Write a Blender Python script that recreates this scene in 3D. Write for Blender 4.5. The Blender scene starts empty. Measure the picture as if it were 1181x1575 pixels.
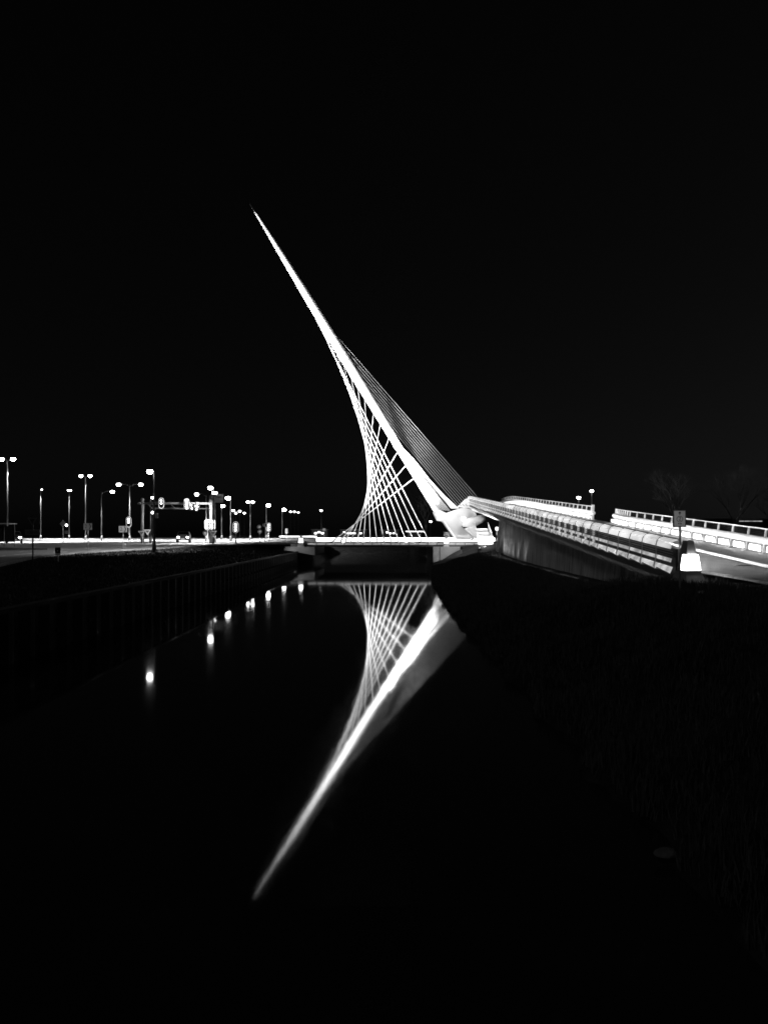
import bpy, math, random
from math import radians as R, sin, cos, pi
from mathutils import Vector, Matrix
random.seed(7)
S = bpy.context.scene
C = S.collection

# ------------------------------------------------------------------ camera
HC, HOR, CX, F = 3.4, 822.0, 590.5, 26/36*1575
cam = bpy.data.cameras.new('camera'); camo = bpy.data.objects.new('camera', cam); C.objects.link(camo)
cam.sensor_fit = 'VERTICAL'; cam.sensor_height = 36; cam.sensor_width = 27; cam.lens = 26
cam.shift_y = (HOR-787.5)/1575
cam.clip_start = .1; cam.clip_end = 3000
camo.location = (0, 0, HC); camo.rotation_euler = (R(90), 0, 0)
S.camera = camo

# ------------------------------------------------------------------ world: night sky, black and white
w = bpy.data.worlds.new('World'); S.world = w; w.use_nodes = True
nt = w.node_tree; nt.nodes.clear()
sky = nt.nodes.new('ShaderNodeTexSky'); sky.sky_type = 'NISHITA'; sky.sun_disc = False
sky.sun_elevation = R(4); sky.sun_rotation = R(60)
bw = nt.nodes.new('ShaderNodeRGBToBW'); bg = nt.nodes.new('ShaderNodeBackground'); ow = nt.nodes.new('ShaderNodeOutputWorld')
nt.links.new(sky.outputs[0], bw.inputs[0])
nt.links.new(bw.outputs[0], bg.inputs['Color']); nt.links.new(bg.outputs[0], ow.inputs[0])
bg.inputs['Strength'].default_value = .00125
sun = bpy.data.lights.new('night_fill', 'SUN'); sun.energy = .07; sun.angle = R(12)  # added faint fill that lifts the black banks
suno = bpy.data.objects.new('night_fill', sun); C.objects.link(suno); suno.rotation_euler = (R(52), 0, R(-38))

S.view_settings.view_transform = 'Standard'; S.view_settings.look = 'None'
S.view_settings.exposure = 0; S.view_settings.gamma = 1; S.view_settings.use_curve_mapping = False
S.render.engine = 'CYCLES'; S.render.image_settings.color_mode = 'BW'
S.cycles.max_bounces = 5; S.cycles.diffuse_bounces = 2; S.cycles.glossy_bounces = 3
S.cycles.sample_clamp_indirect = 60; S.cycles.filter_width = 1.7

# ------------------------------------------------------------------ helpers
def W(px, py, d):
    return Vector(((px-CX)*d/F, d, HC-(py-HOR)*d/F))
def sm(a, b, x):
    t = min(1, max(0, (x-a)/(b-a))); return t*t*(3-2*t)
def lerp(a, b, t): return a+(b-a)*t
def interp(tab, x):
    if x <= tab[0][0]: return tab[0][1]
    for (a, u), (b, v) in zip(tab, tab[1:]):
        if x <= b: return u+(v-u)*(x-a)/(b-a)
    return tab[-1][1]

def mat(name, col, rough=.6, metal=0, var=.25, scale=3., bump=0, emit=0, evar=0, spec=.4, stretch=(1, 1, 1), bscale=None):
    m = bpy.data.materials.new(name); m.use_nodes = True
    n = m.node_tree; p = n.nodes['Principled BSDF']
    p.inputs['Roughness'].default_value = rough; p.inputs['Metallic'].default_value = metal
    p.inputs['Specular IOR Level'].default_value = spec
    tc = n.nodes.new('ShaderNodeTexCoord'); mp = n.nodes.new('ShaderNodeMapping'); mp.inputs['Scale'].default_value = stretch
    nz = n.nodes.new('ShaderNodeTexNoise'); nz.inputs['Scale'].default_value = scale; nz.inputs['Detail'].default_value = 6
    n.links.new(tc.outputs['Object'], mp.inputs[0]); n.links.new(mp.outputs[0], nz.inputs['Vector'])
    mr = n.nodes.new('ShaderNodeMapRange'); mr.inputs[1].default_value = .3; mr.inputs[2].default_value = .7
    mr.inputs[3].default_value = col*(1-var); mr.inputs[4].default_value = col*(1+var)
    n.links.new(nz.outputs['Fac'], mr.inputs[0])
    cb = n.nodes.new('ShaderNodeCombineColor')
    for i in range(3): n.links.new(mr.outputs[0], cb.inputs[i])
    n.links.new(cb.outputs[0], p.inputs['Base Color'])
    if bump:
        b = n.nodes.new('ShaderNodeBump'); b.inputs['Strength'].default_value = bump; b.inputs['Distance'].default_value = .05
        nb = n.nodes.new('ShaderNodeTexNoise'); nb.inputs['Scale'].default_value = bscale or scale*4; nb.inputs['Detail'].default_value = 4
        n.links.new(mp.outputs[0], nb.inputs['Vector']); n.links.new(nb.outputs['Fac'], b.inputs['Height'])
        n.links.new(b.outputs[0], p.inputs['Normal'])
    if emit:
        p.inputs['Emission Color'].default_value = (1, 1, 1, 1); p.inputs['Emission Strength'].default_value = emit
        if evar:
            e = n.nodes.new('ShaderNodeMapRange'); e.inputs[1].default_value = .35; e.inputs[2].default_value = .65
            e.inputs[3].default_value = emit*(1-evar); e.inputs[4].default_value = emit*(1+evar)
            n.links.new(nz.outputs['Fac'], e.inputs[0]); n.links.new(e.outputs[0], p.inputs['Emission Strength'])
    return m

M = dict(
    white=mat('white_paint', .72, .45, var=.06, scale=.8),
    cable=mat('cable_white', .34, .5, var=.05),
    stay=mat('stay_steel', .095, .5, var=.05),
    foot=mat('foot_coating', .4, .55, var=.07, scale=.7),
    signc=mat('chevron_board_face', .2, .5, var=.15),  # tone lowered so the chevron boards stay dim under the lamps
    gsteel=mat('gantry_steel', .13, .5, .2, var=.2, scale=2),
    concrete=mat('pale_concrete', .42, .75, var=.18, scale=.9, bump=.15),
    wallc=mat('board_marked_concrete', .5, .8, var=.6, scale=1.6, bump=.35, stretch=(2.2, 2.2, .22)),
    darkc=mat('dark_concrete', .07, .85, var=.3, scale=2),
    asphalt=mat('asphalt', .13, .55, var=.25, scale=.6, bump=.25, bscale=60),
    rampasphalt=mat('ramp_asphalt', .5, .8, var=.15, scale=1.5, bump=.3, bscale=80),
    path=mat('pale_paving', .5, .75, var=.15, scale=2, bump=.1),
    mark=mat('road_paint', .75, .6, var=.2, scale=4),
    soil=mat('turf_ground', .035, .95, var=.6, scale=1.3, bump=.8, bscale=9, spec=.1),
    grass=mat('grass_blade', .085, .7, var=.5, scale=5, spec=.2),
    lawn=mat('lawn_blade', .035, .8, var=.5, scale=5, spec=.1),
    steel=mat('galvanised_steel', .4, .45, .3, var=.15, scale=4),
    dsteel=mat('dark_steel', .05, .5, .3, var=.2),
    black=mat('matt_black', .015, .7, var=.2),
    rim=mat('white_rim', .8, .5, var=.05),
    signw=mat('sign_white', .7, .5, var=.05),
    signg=mat('sign_grey', .16, .5, var=.1),
    backlit=mat('backlit_panel', .55, .4, var=.15, scale=1.1, emit=.68, evar=.45, stretch=(1, 1, 1)),  # emission noise stands in for the reflection gradient along the panels
    slatm=mat('glowing_slat', .5, .4, var=.2, scale=2, emit=.42, evar=.5),  # slats and brackets glow by themselves in place of light falling on them
    lamp=mat('luminaire_glow', .8, .5, emit=26),
    lampdim=mat('luminaire_glow_small', .8, .5, emit=14),
    lampfar=mat('far_glow', .8, .5, emit=5),
    box=mat('light_box_diffuser', .8, .4, emit=2.1, evar=.2, scale=2.),
    fillbox=mat('fill_box_glow', .8, .4, emit=115),  # added glow out of view, brightens the ramp road and far railing
    pole=mat('lamp_pole_steel', .02, .5, .3, var=.15, scale=4),
    boxf=mat('deck_light_diffuser', .8, .4, emit=3, evar=.25, scale=1.),
    grate=mat('glowing_grating', .4, .5, emit=.28, evar=.6, scale=9, stretch=(3, 1, 1)),  # light on the grating put in as its own glow
    panel=mat('pillar_lamp_panel', .8, .4, emit=9),
    window=mat('glowing_board', .5, .3, emit=1.6, evar=.5, scale=.6),
    bark=mat('bark', .06, .9, var=.4),
    shed=mat('dark_cladding', .02, .8, var=.3),
    car=mat('car_paint', .04, .3, .2, var=.1, spec=.6),
    glass=mat('car_glass', .01, .08, var=.1, spec=.8),
    tyre=mat('tyre', .015, .8, var=.2),
    pile=mat('rusty_sheet_pile', .004, .75, var=.4, scale=4),
    stone=mat('pale_stone', .2, .8, var=.3, scale=6, bump=.4),
)

# water
m = bpy.data.materials.new('still_canal_water'); m.use_nodes = True
n = m.node_tree; p = n.nodes['Principled BSDF']
p.inputs['Base Color'].default_value = (.03, .03, .03, 1); p.inputs['Roughness'].default_value = .042; p.inputs['IOR'].default_value = 1.36
tc = n.nodes.new('ShaderNodeTexCoord'); mp = n.nodes.new('ShaderNodeMapping'); mp.inputs['Scale'].default_value = (.9, .35, 1)
nz = n.nodes.new('ShaderNodeTexNoise'); nz.inputs['Scale'].default_value = .9; nz.inputs['Detail'].default_value = 3
b = n.nodes.new('ShaderNodeBump'); b.inputs['Strength'].default_value = .075; b.inputs['Distance'].default_value = .02
n.links.new(tc.outputs['Object'], mp.inputs[0]); n.links.new(mp.outputs[0], nz.inputs['Vector'])
n.links.new(nz.outputs['Fac'], b.inputs['Height']); n.links.new(b.outputs[0], p.inputs['Normal'])
M['water'] = m

class MB:
    def __init__(s): s.v = []; s.f = []
    def add(s, vs, fs):
        o = len(s.v); s.v += [tuple(v) for v in vs]; s.f += [tuple(i+o for i in f) for f in fs]; return s
    def box(s, c, size, mtx=None):
        hx, hy, hz = size[0]/2, size[1]/2, size[2]/2
        vs = [Vector((x*hx, y*hy, z*hz)) for z in (-1, 1) for y in (-1, 1) for x in (-1, 1)]
        if mtx is not None: vs = [mtx @ v for v in vs]
        c = Vector(c)
        return s.add([v+c for v in vs], [(0, 2, 3, 1), (4, 5, 7, 6), (0, 1, 5, 4), (2, 6, 7, 3), (0, 4, 6, 2), (1, 3, 7, 5)])
    def hexa(s, a, b):                       # two quads (bottom, top) -> solid
        return s.add(list(a)+list(b), [(3, 2, 1, 0), (4, 5, 6, 7), (0, 1, 5, 4), (1, 2, 6, 5), (2, 3, 7, 6), (3, 0, 4, 7)])
    def tube(s, pts, rad, n=8, caps=True):
        pts = [Vector(p) for p in pts]
        if not hasattr(rad, '__len__'): rad = [rad]*len(pts)
        rings = []
        for i, p in enumerate(pts):
            t = (pts[min(i+1, len(pts)-1)]-pts[max(i-1, 0)]).normalized()
            up = Vector((0, 0, 1)) if abs(t.z) < .9 else Vector((0, 1, 0))
            a = t.cross(up).normalized(); b = t.cross(a).normalized()
            rings.append([p+(a*cos(2*pi*k/n)+b*sin(2*pi*k/n))*rad[i] for k in range(n)])
        vs = [v for r in rings for v in r]; fs = []
        for i in range(len(pts)-1):
            for k in range(n):
                fs.append((i*n+k, i*n+(k+1) % n, (i+1)*n+(k+1) % n, (i+1)*n+k))
        if caps: fs += [tuple(range(n))[::-1], tuple((len(pts)-1)*n+k for k in range(n))]
        return s.add(vs, fs)
    def prism(s, poly, ya, yb):              # poly of (x,z) extruded along y
        n = len(poly)
        vs = [(x, ya, z) for x, z in poly]+[(x, yb, z) for x, z in poly]
        return s.add(vs, [tuple(range(n)), tuple(range(2*n-1, n-1, -1))]+[(i, i+n, (i+1) % n+n, (i+1) % n) for i in range(n)])
    def slab(s, quad, t):                    # quad of 4 points thickened along its normal
        q = [Vector(x) for x in quad]; nn = (q[1]-q[0]).cross(q[3]-q[0]).normalized()*t
        return s.hexa(q, [x+nn for x in q])
    def ellipsoid(s, c, r, nu=10, nv=6):
        c = Vector(c); vs = [c+Vector((0, 0, -r[2]))]; fs = []
        for j in range(1, nv):
            ph = -pi/2+pi*j/nv
            for i in range(nu):
                th = 2*pi*i/nu
                vs.append(c+Vector((r[0]*cos(ph)*cos(th), r[1]*cos(ph)*sin(th), r[2]*sin(ph))))
        vs.append(c+Vector((0, 0, r[2])))
        for i in range(nu): fs.append((0, 1+(i+1) % nu, 1+i))
        for j in range(nv-2):
            for i in range(nu):
                a = 1+j*nu; fs.append((a+i, a+(i+1) % nu, a+nu+(i+1) % nu, a+nu+i))
        l = 1+(nv-2)*nu
        for i in range(nu): fs.append((l+i, l+(i+1) % nu, len(vs)-1))
        return s.add(vs, fs)
    def build(s, name, m, parent=None, smooth=False, kind=None):
        me = bpy.data.meshes.new(name); me.from_pydata(s.v, [], s.f); me.update()
        me.materials.append(M[m])
        if smooth: me.polygons.foreach_set('use_smooth', [True]*len(me.polygons))
        o = bpy.data.objects.new(name, me); C.objects.link(o)
        if parent is not None:
            o.parent = parent
            o.matrix_parent_inverse = Matrix.Identity(4)
            # geometry was given in the parent's local space
        if kind: o['kind'] = kind
        return o
def thing(name, label, cat, loc=(0, 0, 0), rz=0, group=None):
    o = bpy.data.objects.new(name, None); C.objects.link(o); o.empty_display_size = .3
    o.location = loc; o.rotation_euler = (0, 0, rz); o['label'] = label; o['category'] = cat
    if group: o['group'] = group
    return o
def tag(o, label, cat, group=None):
    o['label'] = label; o['category'] = cat
    if group: o['group'] = group
    return o
def text(name, s, size, m, parent, loc, ext=.004, sx=1):
    cu = bpy.data.curves.new(name, 'FONT'); cu.body = s; cu.size = size; cu.extrude = ext
    cu.align_x = 'CENTER'; cu.align_y = 'CENTER'
    t = bpy.data.objects.new(name, cu); C.objects.link(t)
    me = bpy.data.meshes.new_from_object(t); bpy.data.objects.remove(t)
    me.materials.clear(); me.materials.append(M[m])
    o = bpy.data.objects.new(name, me); C.objects.link(o); o.parent = parent
    o.location = loc; o.rotation_euler = (R(90), 0, 0); o.scale = (sx, 1, 1)
    return o
def spot(name, loc, target, energy, cone, parent=None, blend=1, radius=.3):
    l = bpy.data.lights.new(name, 'SPOT'); l.energy = energy; l.spot_size = R(cone); l.spot_blend = blend; l.shadow_soft_size = radius
    o = bpy.data.objects.new(name, l); C.objects.link(o); o.location = loc
    o.rotation_euler = (Vector(target)-Vector(loc)).to_track_quat('-Z', 'Y').to_euler()
    if parent: o.parent = parent
    return o

# ------------------------------------------------------------------ ground
def G(Y): return 1.8+.5*sm(50, 85, Y)
WL = [(0, 3.2), (10, 2.95), (35, 2.95), (53, 3.5), (70, 4.6), (86, 5.7), (110, 5.9), (400, 5.9)]
def edge_noise(y): return .12*sin(y*1.7)+.08*sin(y*3.9+1)+.05*sin(y*9.1)
def gz(x, y):
    if x <= -10: return 1.4+(G(y)-1.42)*sm(0, 6, -10-x)
    if x < -9.9: return 1.4
    if y > 130: return 2.28
    wl = interp(WL, y)+edge_noise(y)*sm(200, 60, y)
    s = x-wl
    if s < 0: return max(-2, s*1.6)
    if y > 84: top = G(y)-.02
    else: top = 1.13+.82*sm(30, 22, y)+.27*sm(66, 80, y)+.25*sm(60, 84, y)
    z = .12*min(1, s*4)+(top-.12)*sm(-.4, 5.2, s)
    if x > 8: z = max(z, lerp(z, G(y)-.02, sm(10.2, 14, x)))
    if y < 27: z -= .12*sm(25, 21, y)*sm(5, 9, x)*(1-sm(10.2, 10.9, x))
    z += .04*sin(x*2.3+y*.9)*sm(0, 1, s)*(1-sm(9.5, 10.5, x))
    if y < 27 and x > 10.3: z = min(z, 1.9)
    return z
xs = [-700, -300, -150, -100, -70, -50, -40, -32, -28, -24, -20, -18, -16, -15, -14, -13, -12, -11, -10.4, -10.02, -9.88, -9, -5, 0, 2]
x = 2.4
while x < 13: xs.append(round(x, 3)); x += .2
xs += [14, 15, 16, 18, 22, 30, 45, 70, 120, 300, 700]
ys = [-60, -20]; y = -5.
while y < 60: ys.append(y); y += .4
while y < 110: ys.append(y); y += 2
ys += [120, 140, 170, 200, 260, 330, 450, 700, 1200]
mb = MB(); nx = len(xs)
mb.v = [(x, y, gz(x, y)) for y in ys for x in xs]
mb.f = [(j*nx+i, j*nx+i+1, (j+1)*nx+i+1, (j+1)*nx+i) for j in range(len(ys)-1) for i in range(nx-1)]
o = mb.build('ground', 'soil', smooth=True, kind='structure')
mb = MB(); mb.add([(-9.95, -60, 0), (9, -60, 0), (9, 400, 0), (-9.95, 400, 0)], [(0, 1, 2, 3)])
mb.build('water', 'water', kind='structure')

# left roads
NE = [(-20, -14), (20, -15.5), (36, -18.9), (50, -23.6), (57, -24.6), (62, -23), (66, -21.4), (74, -18.5), (80, -13.5), (84, -9), (86, -8.6), (104, -8.6), (108, -14), (120, -20), (330, -40)]
mb = MB(); yy = [-20, 0, 20]+[24+i*2 for i in range(45)]+[115, 120, 140, 170, 200, 250, 330]
xf = [0, .02, .06, .15, .4, 1]
for y in yy:
    e = interp(NE, y)
    for t in xf:
        x = lerp(e, -190, t); mb.v.append((x, y, G(y)+.03))
k = len(xf)
mb.f = [(j*k+i+1, j*k+i, (j+1)*k+i, (j+1)*k+i+1) for j in range(len(yy)-1) for i in range(k-1)]
mb.build('road', 'asphalt', kind='structure')
# kerb and edge line, dashes
mb = MB()
ks = [y for y in yy if 20 <= y <= 84]
for a, b_ in zip(ks, ks[1:]):
    xa, xb = interp(NE, a), interp(NE, b_)
    mb.hexa([(xa, a, G(a)), (xa+.18, a, G(a)), (xb+.18, b_, G(b_)), (xb, b_, G(b_))],
            [(xa, a, G(a)+.12), (xa+.18, a, G(a)+.12), (xb+.18, b_, G(b_)+.12), (xb, b_, G(b_)+.12)])
mb.build('kerb', 'concrete', kind='structure')
def offs(y, o):
    dx = (interp(NE, y+.5)-interp(NE, y-.5)); l = math.hypot(dx, 1)
    return (interp(NE, y)-o/l, y+o*dx/l)
dash = MB()
for o_ in (3.3, 6.8):
    y = 22.
    while y < 78:
        pts = [offs(y, o_-.11), offs(y+1.5, o_-.11), offs(y+1.5, o_+.11), offs(y, o_+.11)]
        dash.add([(px_, py_, G(py_)+.036) for px_, py_ in pts], [(3, 2, 1, 0)]); y += 3.4
y = 22.
while y < 78:                                     # dotted edge blocks along the kerb
    pts = [offs(y, .25), offs(y+.5, .25), offs(y+.5, .42), offs(y, .42)]
    dash.add([(px_, py_, G(py_)+.036) for px_, py_ in pts], [(3, 2, 1, 0)]); y += 1.
for k_, Y in enumerate((88, 92.5, 97, 104, 112, 124)):   # lane dashes of the cross road
    x = -14.-k_*2
    while x > -120:
        dash.add([(x, Y, G(Y)+.036), (x-2.5, Y, G(Y)+.036), (x-2.5, Y+.18, G(Y)+.036), (x, Y+.18, G(Y)+.036)], [(0, 3, 2, 1)]); x -= 6
for x0 in range(8):                               # zebra
    X = -20-x0*.9; dash.add([(X, 82, G(82)+.036), (X-.45, 82, G(82)+.036), (X-.45, 85, G(84)+.045), (X, 85, G(84)+.045)], [(0, 3, 2, 1)])
dash.build('lane_markings', 'mark', kind='structure')
# dark grass island between the carriageways
isl = [(-30, 66), (-36, 62), (-60, 60), (-90, 61), (-90, 66), (-60, 68), (-38, 69)]
mb = MB(); n_ = len(isl)
mb.add([(x, y, G(y)) for x, y in isl]+[(x, y, G(y)+.14) for x, y in isl], [tuple(range(n_, 2*n_))[::-1]]+[(i, (i+1) % n_, (i+1) % n_+n_, i+n_) for i in range(n_)])
mb.build('traffic_island', 'soil', kind='structure')

# sheet piling on the far left bank
pw = thing('sheet_pile_wall', 'dark corrugated steel sheet piling along the left bank of the canal', 'retaining wall', (-9.9, 0, 0))
mb = MB(); prof = []
y = 8.; k_ = 0
while y < 84:
    z_ = [(0, 0), (0, .25), (.16, .35), (.16, .6)][k_ % 4]; prof.append((z_[0], y)); k_ += 1
    y += [.25, .1, .25, .1][k_ % 4] + .12
n_ = len(prof)
mb.add([(x, y, -1) for x, y in prof]+[(x, y, 1.36) for x, y in prof], [(i, i+1, i+1+n_, i+n_) for i in range(n_-1)])
o = mb.build('sheet_piling', 'pile', pw, kind='stuff')
MB().box((.02, 46, 1.42), (.34, 76, .12)).build('capping_beam', 'pile', pw)
mb = MB()
y = 10
while y < 80: mb.box((.2, y, .55), (.06, .12, .12)); y += 1.2
mb.build('bolt_row', 'pile', pw, kind='stuff')

# ------------------------------------------------------------------ access ramp / viaduct
def zt(d):                                    # top of parapets
    if d < 96: return 3.31+.0715*(d-25.9)
    t = d-96
    return 3.31+.0715*(96-25.9)+.0715*t-.0035*t*t
def zr(d): return lerp(1.95, zt(26)-1.12, sm(14, 26, d)) if d < 26 else zt(d)-1.12
def XN(d): return 9.14+.023*d
def XF(d): return 14.8+.023*d
ramp = thing('access_ramp', 'long concrete ramp with panelled side wall climbing from the road to the pylon', 'ramp', (0, 0, 0))
dd = [-15, 0, 10, 16, 20, 23, 26]+[26+i*3 for i in range(1, 32)]
mb = MB(); mp_ = MB(); gut = MB()
def strip(mbx, fa, fb, za, ds, th=.0):
    for a, b_ in zip(ds, ds[1:]):
        q = [(fa(a), a, za(a)), (fb(a), a, za(a)), (fb(b_), b_, za(b_)), (fa(b_), b_, za(b_))]
        if th: mbx.hexa([(x, y, z-th) for x, y, z in q], q)
        else: mbx.add(q, [(0, 1, 2, 3)])
strip(mb, lambda d: XN(d)+.35 if d > 26 else 10.6, lambda d: XN(d)+3.7, zr, dd, .08)
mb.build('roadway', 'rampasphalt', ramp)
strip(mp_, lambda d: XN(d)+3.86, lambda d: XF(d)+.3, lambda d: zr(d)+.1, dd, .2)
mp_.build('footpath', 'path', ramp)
strip(gut, lambda d: XN(d)+3.702, lambda d: XN(d)+3.858, lambda d: zr(d)-.01, dd, .1)
gut.build('gutter', 'black', ramp)
for d in (27, 36, 45): MB().box((XN(d)+3.3, d, zr(d)+.004), (.5, .4, .02)).build('drain_cover', 'dsteel', ramp)
da = [26+i*2 for i in range(0, 43)]
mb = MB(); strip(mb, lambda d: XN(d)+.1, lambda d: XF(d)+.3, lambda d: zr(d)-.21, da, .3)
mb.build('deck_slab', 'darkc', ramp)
# wall: concrete panels, slightly battered, each a part
def zb(d): return interp([(24, 1.6), (30, 1.2), (42, 1.1), (72, 1.2)], d)-.5
d = 26.; k_ = 0; wid = [2.2, 2.6, 2.4, 2.0, 2.8]
while d < 71:
    w_ = min(wid[k_ % 5], 71.6-d); pr = random.uniform(-.03, .03)
    a, b_ = d+.02, d+w_-.02
    f = lambda dd_, t, pr=pr: XN(dd_)+.8+pr-.16*(1-t)
    mb = MB()
    mb.hexa([(f(a, 0), a, zb(a)), (f(a, 0)+.3, a, zb(a)), (f(b_, 0)+.3, b_, zb(b_)), (f(b_, 0), b_, zb(b_))],
            [(f(a, 1), a, zt(a)-1.5), (f(a, 1)+.3, a, zt(a)-1.5), (f(b_, 1)+.3, b_, zt(b_)-1.5), (f(b_, 1), b_, zt(b_)-1.5)])
    mb.build('wall_panel', 'wallc', ramp); d += w_; k_ += 1
# core behind the panels, head wall and slanting end pilasters
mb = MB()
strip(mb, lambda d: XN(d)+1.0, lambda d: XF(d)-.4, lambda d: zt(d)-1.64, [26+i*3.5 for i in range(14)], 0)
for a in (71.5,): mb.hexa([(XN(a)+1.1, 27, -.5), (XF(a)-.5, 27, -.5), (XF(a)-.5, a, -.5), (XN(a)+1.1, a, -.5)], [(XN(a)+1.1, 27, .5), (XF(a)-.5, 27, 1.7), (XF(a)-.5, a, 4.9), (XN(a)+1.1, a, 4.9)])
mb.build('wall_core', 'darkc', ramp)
for k_, (a, wd, mm) in enumerate([(71.8, .9, 'wallc'), (73., .9, 'concrete')]):
    mb = MB(); sh = .7
    for s_ in (0,):
        mb.hexa([(XN(a)+.35, a+sh, .9), (XN(a)+3, a+sh, .9), (XN(a)+3, a+sh+wd, .9), (XN(a)+.35, a+sh+wd, .9)],
                [(XN(a)+.75, a, zt(a)-1.55), (XN(a)+3, a, zt(a)-1.55), (XN(a)+3, a+wd, zt(a)-1.5), (XN(a)+.75, a+wd, zt(a)-1.5)])
    mb.build('end_pilaster', 'wallc', ramp)
# soffit brackets and curved soffit beyond the wall
mb = MB(); ds = [73+i for i in range(28)]
prof = [(-.02, -1.08), (.25, -1.4), (.8, -1.75), (1.6, -2.05), (2.7, -2.15)]
for a, b_ in zip(ds, ds[1:]):
    for (x0, z0), (x1, z1) in zip(prof, prof[1:]):
        mb.add([(XN(a)+x0, a, zt(a)+z0), (XN(b_)+x0, b_, zt(b_)+z0), (XN(b_)+x1, b_, zt(b_)+z1), (XN(a)+x1, a, zt(a)+z1)], [(0, 1, 2, 3)])
mb.build('curved_soffit', 'white', ramp, smooth=True)
for i in range(24):
    a = 74+i*1.1; mb = MB()
    for (x0, z0), (x1, z1) in zip(prof, prof[1:]):
        mb.hexa([(XN(a)+x0, a, zt(a)+z0-.3), (XN(a)+x1, a, zt(a)+z1-.3), (XN(a)+x1, a+.28, zt(a)+z1-.3), (XN(a)+x0, a+.28, zt(a)+z0-.3)],
                [(XN(a)+x0, a, zt(a)+z0+.02), (XN(a)+x1, a, zt(a)+z1+.02), (XN(a)+x1, a+.28, zt(a)+z1+.02), (XN(a)+x0, a+.28, zt(a)+z0+.02)])
    mb.build('soffit_rib', 'white', ramp)

# near balustrade: curved ribs and slats
nb = thing('ribbed_balustrade', 'curved balustrade of ribs and backlit slats on the canal side of the ramp', 'balustrade')
SL = [((.05, .0), (-.10, -.04), (-.15, -.10)), ((-.155, -.125), (-.19, -.25), (-.2, -.30))]
SL2 = [((-.17, -.37), (-.17, -.395)), ((-.16, -.46), (-.16, -.485)), ((-.15, -.54), (-.15, -.56))]
SL3 = [((-.16, -.62), (-.20, -.74)), ((-.13, -.90), (-.26, -1.04))]
def bay(d0, d1, pts, m, name):
    mb = MB()
    for (x0, z0), (x1, z1) in zip(pts, pts[1:]):
        mb.slab([(XN(d0)+x0, d0, zt(d0)+z0), (XN(d1)+x0, d1, zt(d1)+z0), (XN(d1)+x1, d1, zt(d1)+z1), (XN(d0)+x1, d0, zt(d0)+z1)], .012)
    return mb.build(name, m, nb)
d = 25.9-1.5
bays = [24.5]+[25.9+1.5*i for i in range(50)]
for i, (a, b_) in enumerate(zip(bays, bays[1:])):
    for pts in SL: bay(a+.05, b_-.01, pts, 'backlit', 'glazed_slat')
    if i < 40:
        mb = MB()
        for pts in SL2:
            (x0, z0), (x1, z1) = pts
            mb.hexa([(XN(a)+x0, a, zt(a)+z1), (XN(a)+x0+.03, a, zt(a)+z1), (XN(b_)+x0+.03, b_, zt(b_)+z1), (XN(b_)+x0, b_, zt(b_)+z1)],
                    [(XN(a)+x0, a, zt(a)+z0), (XN(a)+x0+.03, a, zt(a)+z0), (XN(b_)+x0+.03, b_, zt(b_)+z0), (XN(b_)+x0, b_, zt(b_)+z0)])
        mb.build('rail_bar', 'signg', nb)
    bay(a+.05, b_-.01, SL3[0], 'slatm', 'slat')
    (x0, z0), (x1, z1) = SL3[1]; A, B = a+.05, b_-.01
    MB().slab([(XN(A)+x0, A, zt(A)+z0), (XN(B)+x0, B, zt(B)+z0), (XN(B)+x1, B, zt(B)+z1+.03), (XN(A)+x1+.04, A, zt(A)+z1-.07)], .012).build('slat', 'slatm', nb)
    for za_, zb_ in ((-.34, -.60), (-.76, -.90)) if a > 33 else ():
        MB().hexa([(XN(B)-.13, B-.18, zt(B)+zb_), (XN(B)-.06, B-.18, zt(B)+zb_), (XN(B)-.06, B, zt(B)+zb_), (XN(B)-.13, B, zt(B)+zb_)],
                  [(XN(B)-.13, B-.18, zt(B)+za_), (XN(B)-.06, B-.18, zt(B)+za_), (XN(B)-.06, B, zt(B)+za_), (XN(B)-.13, B, zt(B)+za_)]).build('bracket', 'slatm', nb)  # glowing stubs stand in for the bright look of the farther ribs
    # rib
    rp = [(.06, .03), (-.11, -.02), (-.19, -.12), (-.235, -.3), (-.22, -.55), (-.25, -.8), (-.3, -1.0), (-.28, -1.1), (.15, -1.12)]
    mb = MB(); mb.tube([(XN(b_)+x, b_, zt(b_)+z) for x, z in rp], .022, 6)
    mb.build('rib', 'steel', nb)
mb = MB(); mb.tube([(XN(a)+.08, a, zt(a)+.01) for a in bays], .035, 8)
mb.build('handrail', 'dsteel', nb, True)
mb = MB()
strip(mb, lambda d: XN(d)-.05, lambda d: XN(d)+.04, lambda d: zt(d)-.3, bays, 1.1)
mb.build('inner_screen', 'black', nb)  # black screen, drawn down to hold back the added boxes' glow
for a, b_ in zip(bays[1:], bays[2:]):
    MB().hexa([(XN(a)+.06, a+.3, zt(a)-.95), (XN(a)+.14, a+.3, zt(a)-.95), (XN(b_)+.14, b_-.2, zt(b_)-.95), (XN(b_)+.06, b_-.2, zt(b_)-.95)],
              [(XN(a)+.06, a+.3, zt(a)-.72), (XN(a)+.14, a+.3, zt(a)-.72), (XN(b_)+.14, b_-.2, zt(b_)-.72), (XN(b_)+.06, b_-.2, zt(b_)-.72)]).build('hidden_fill_box', 'fillbox', nb)  # unseen added boxes throwing fill across the ramp

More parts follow.
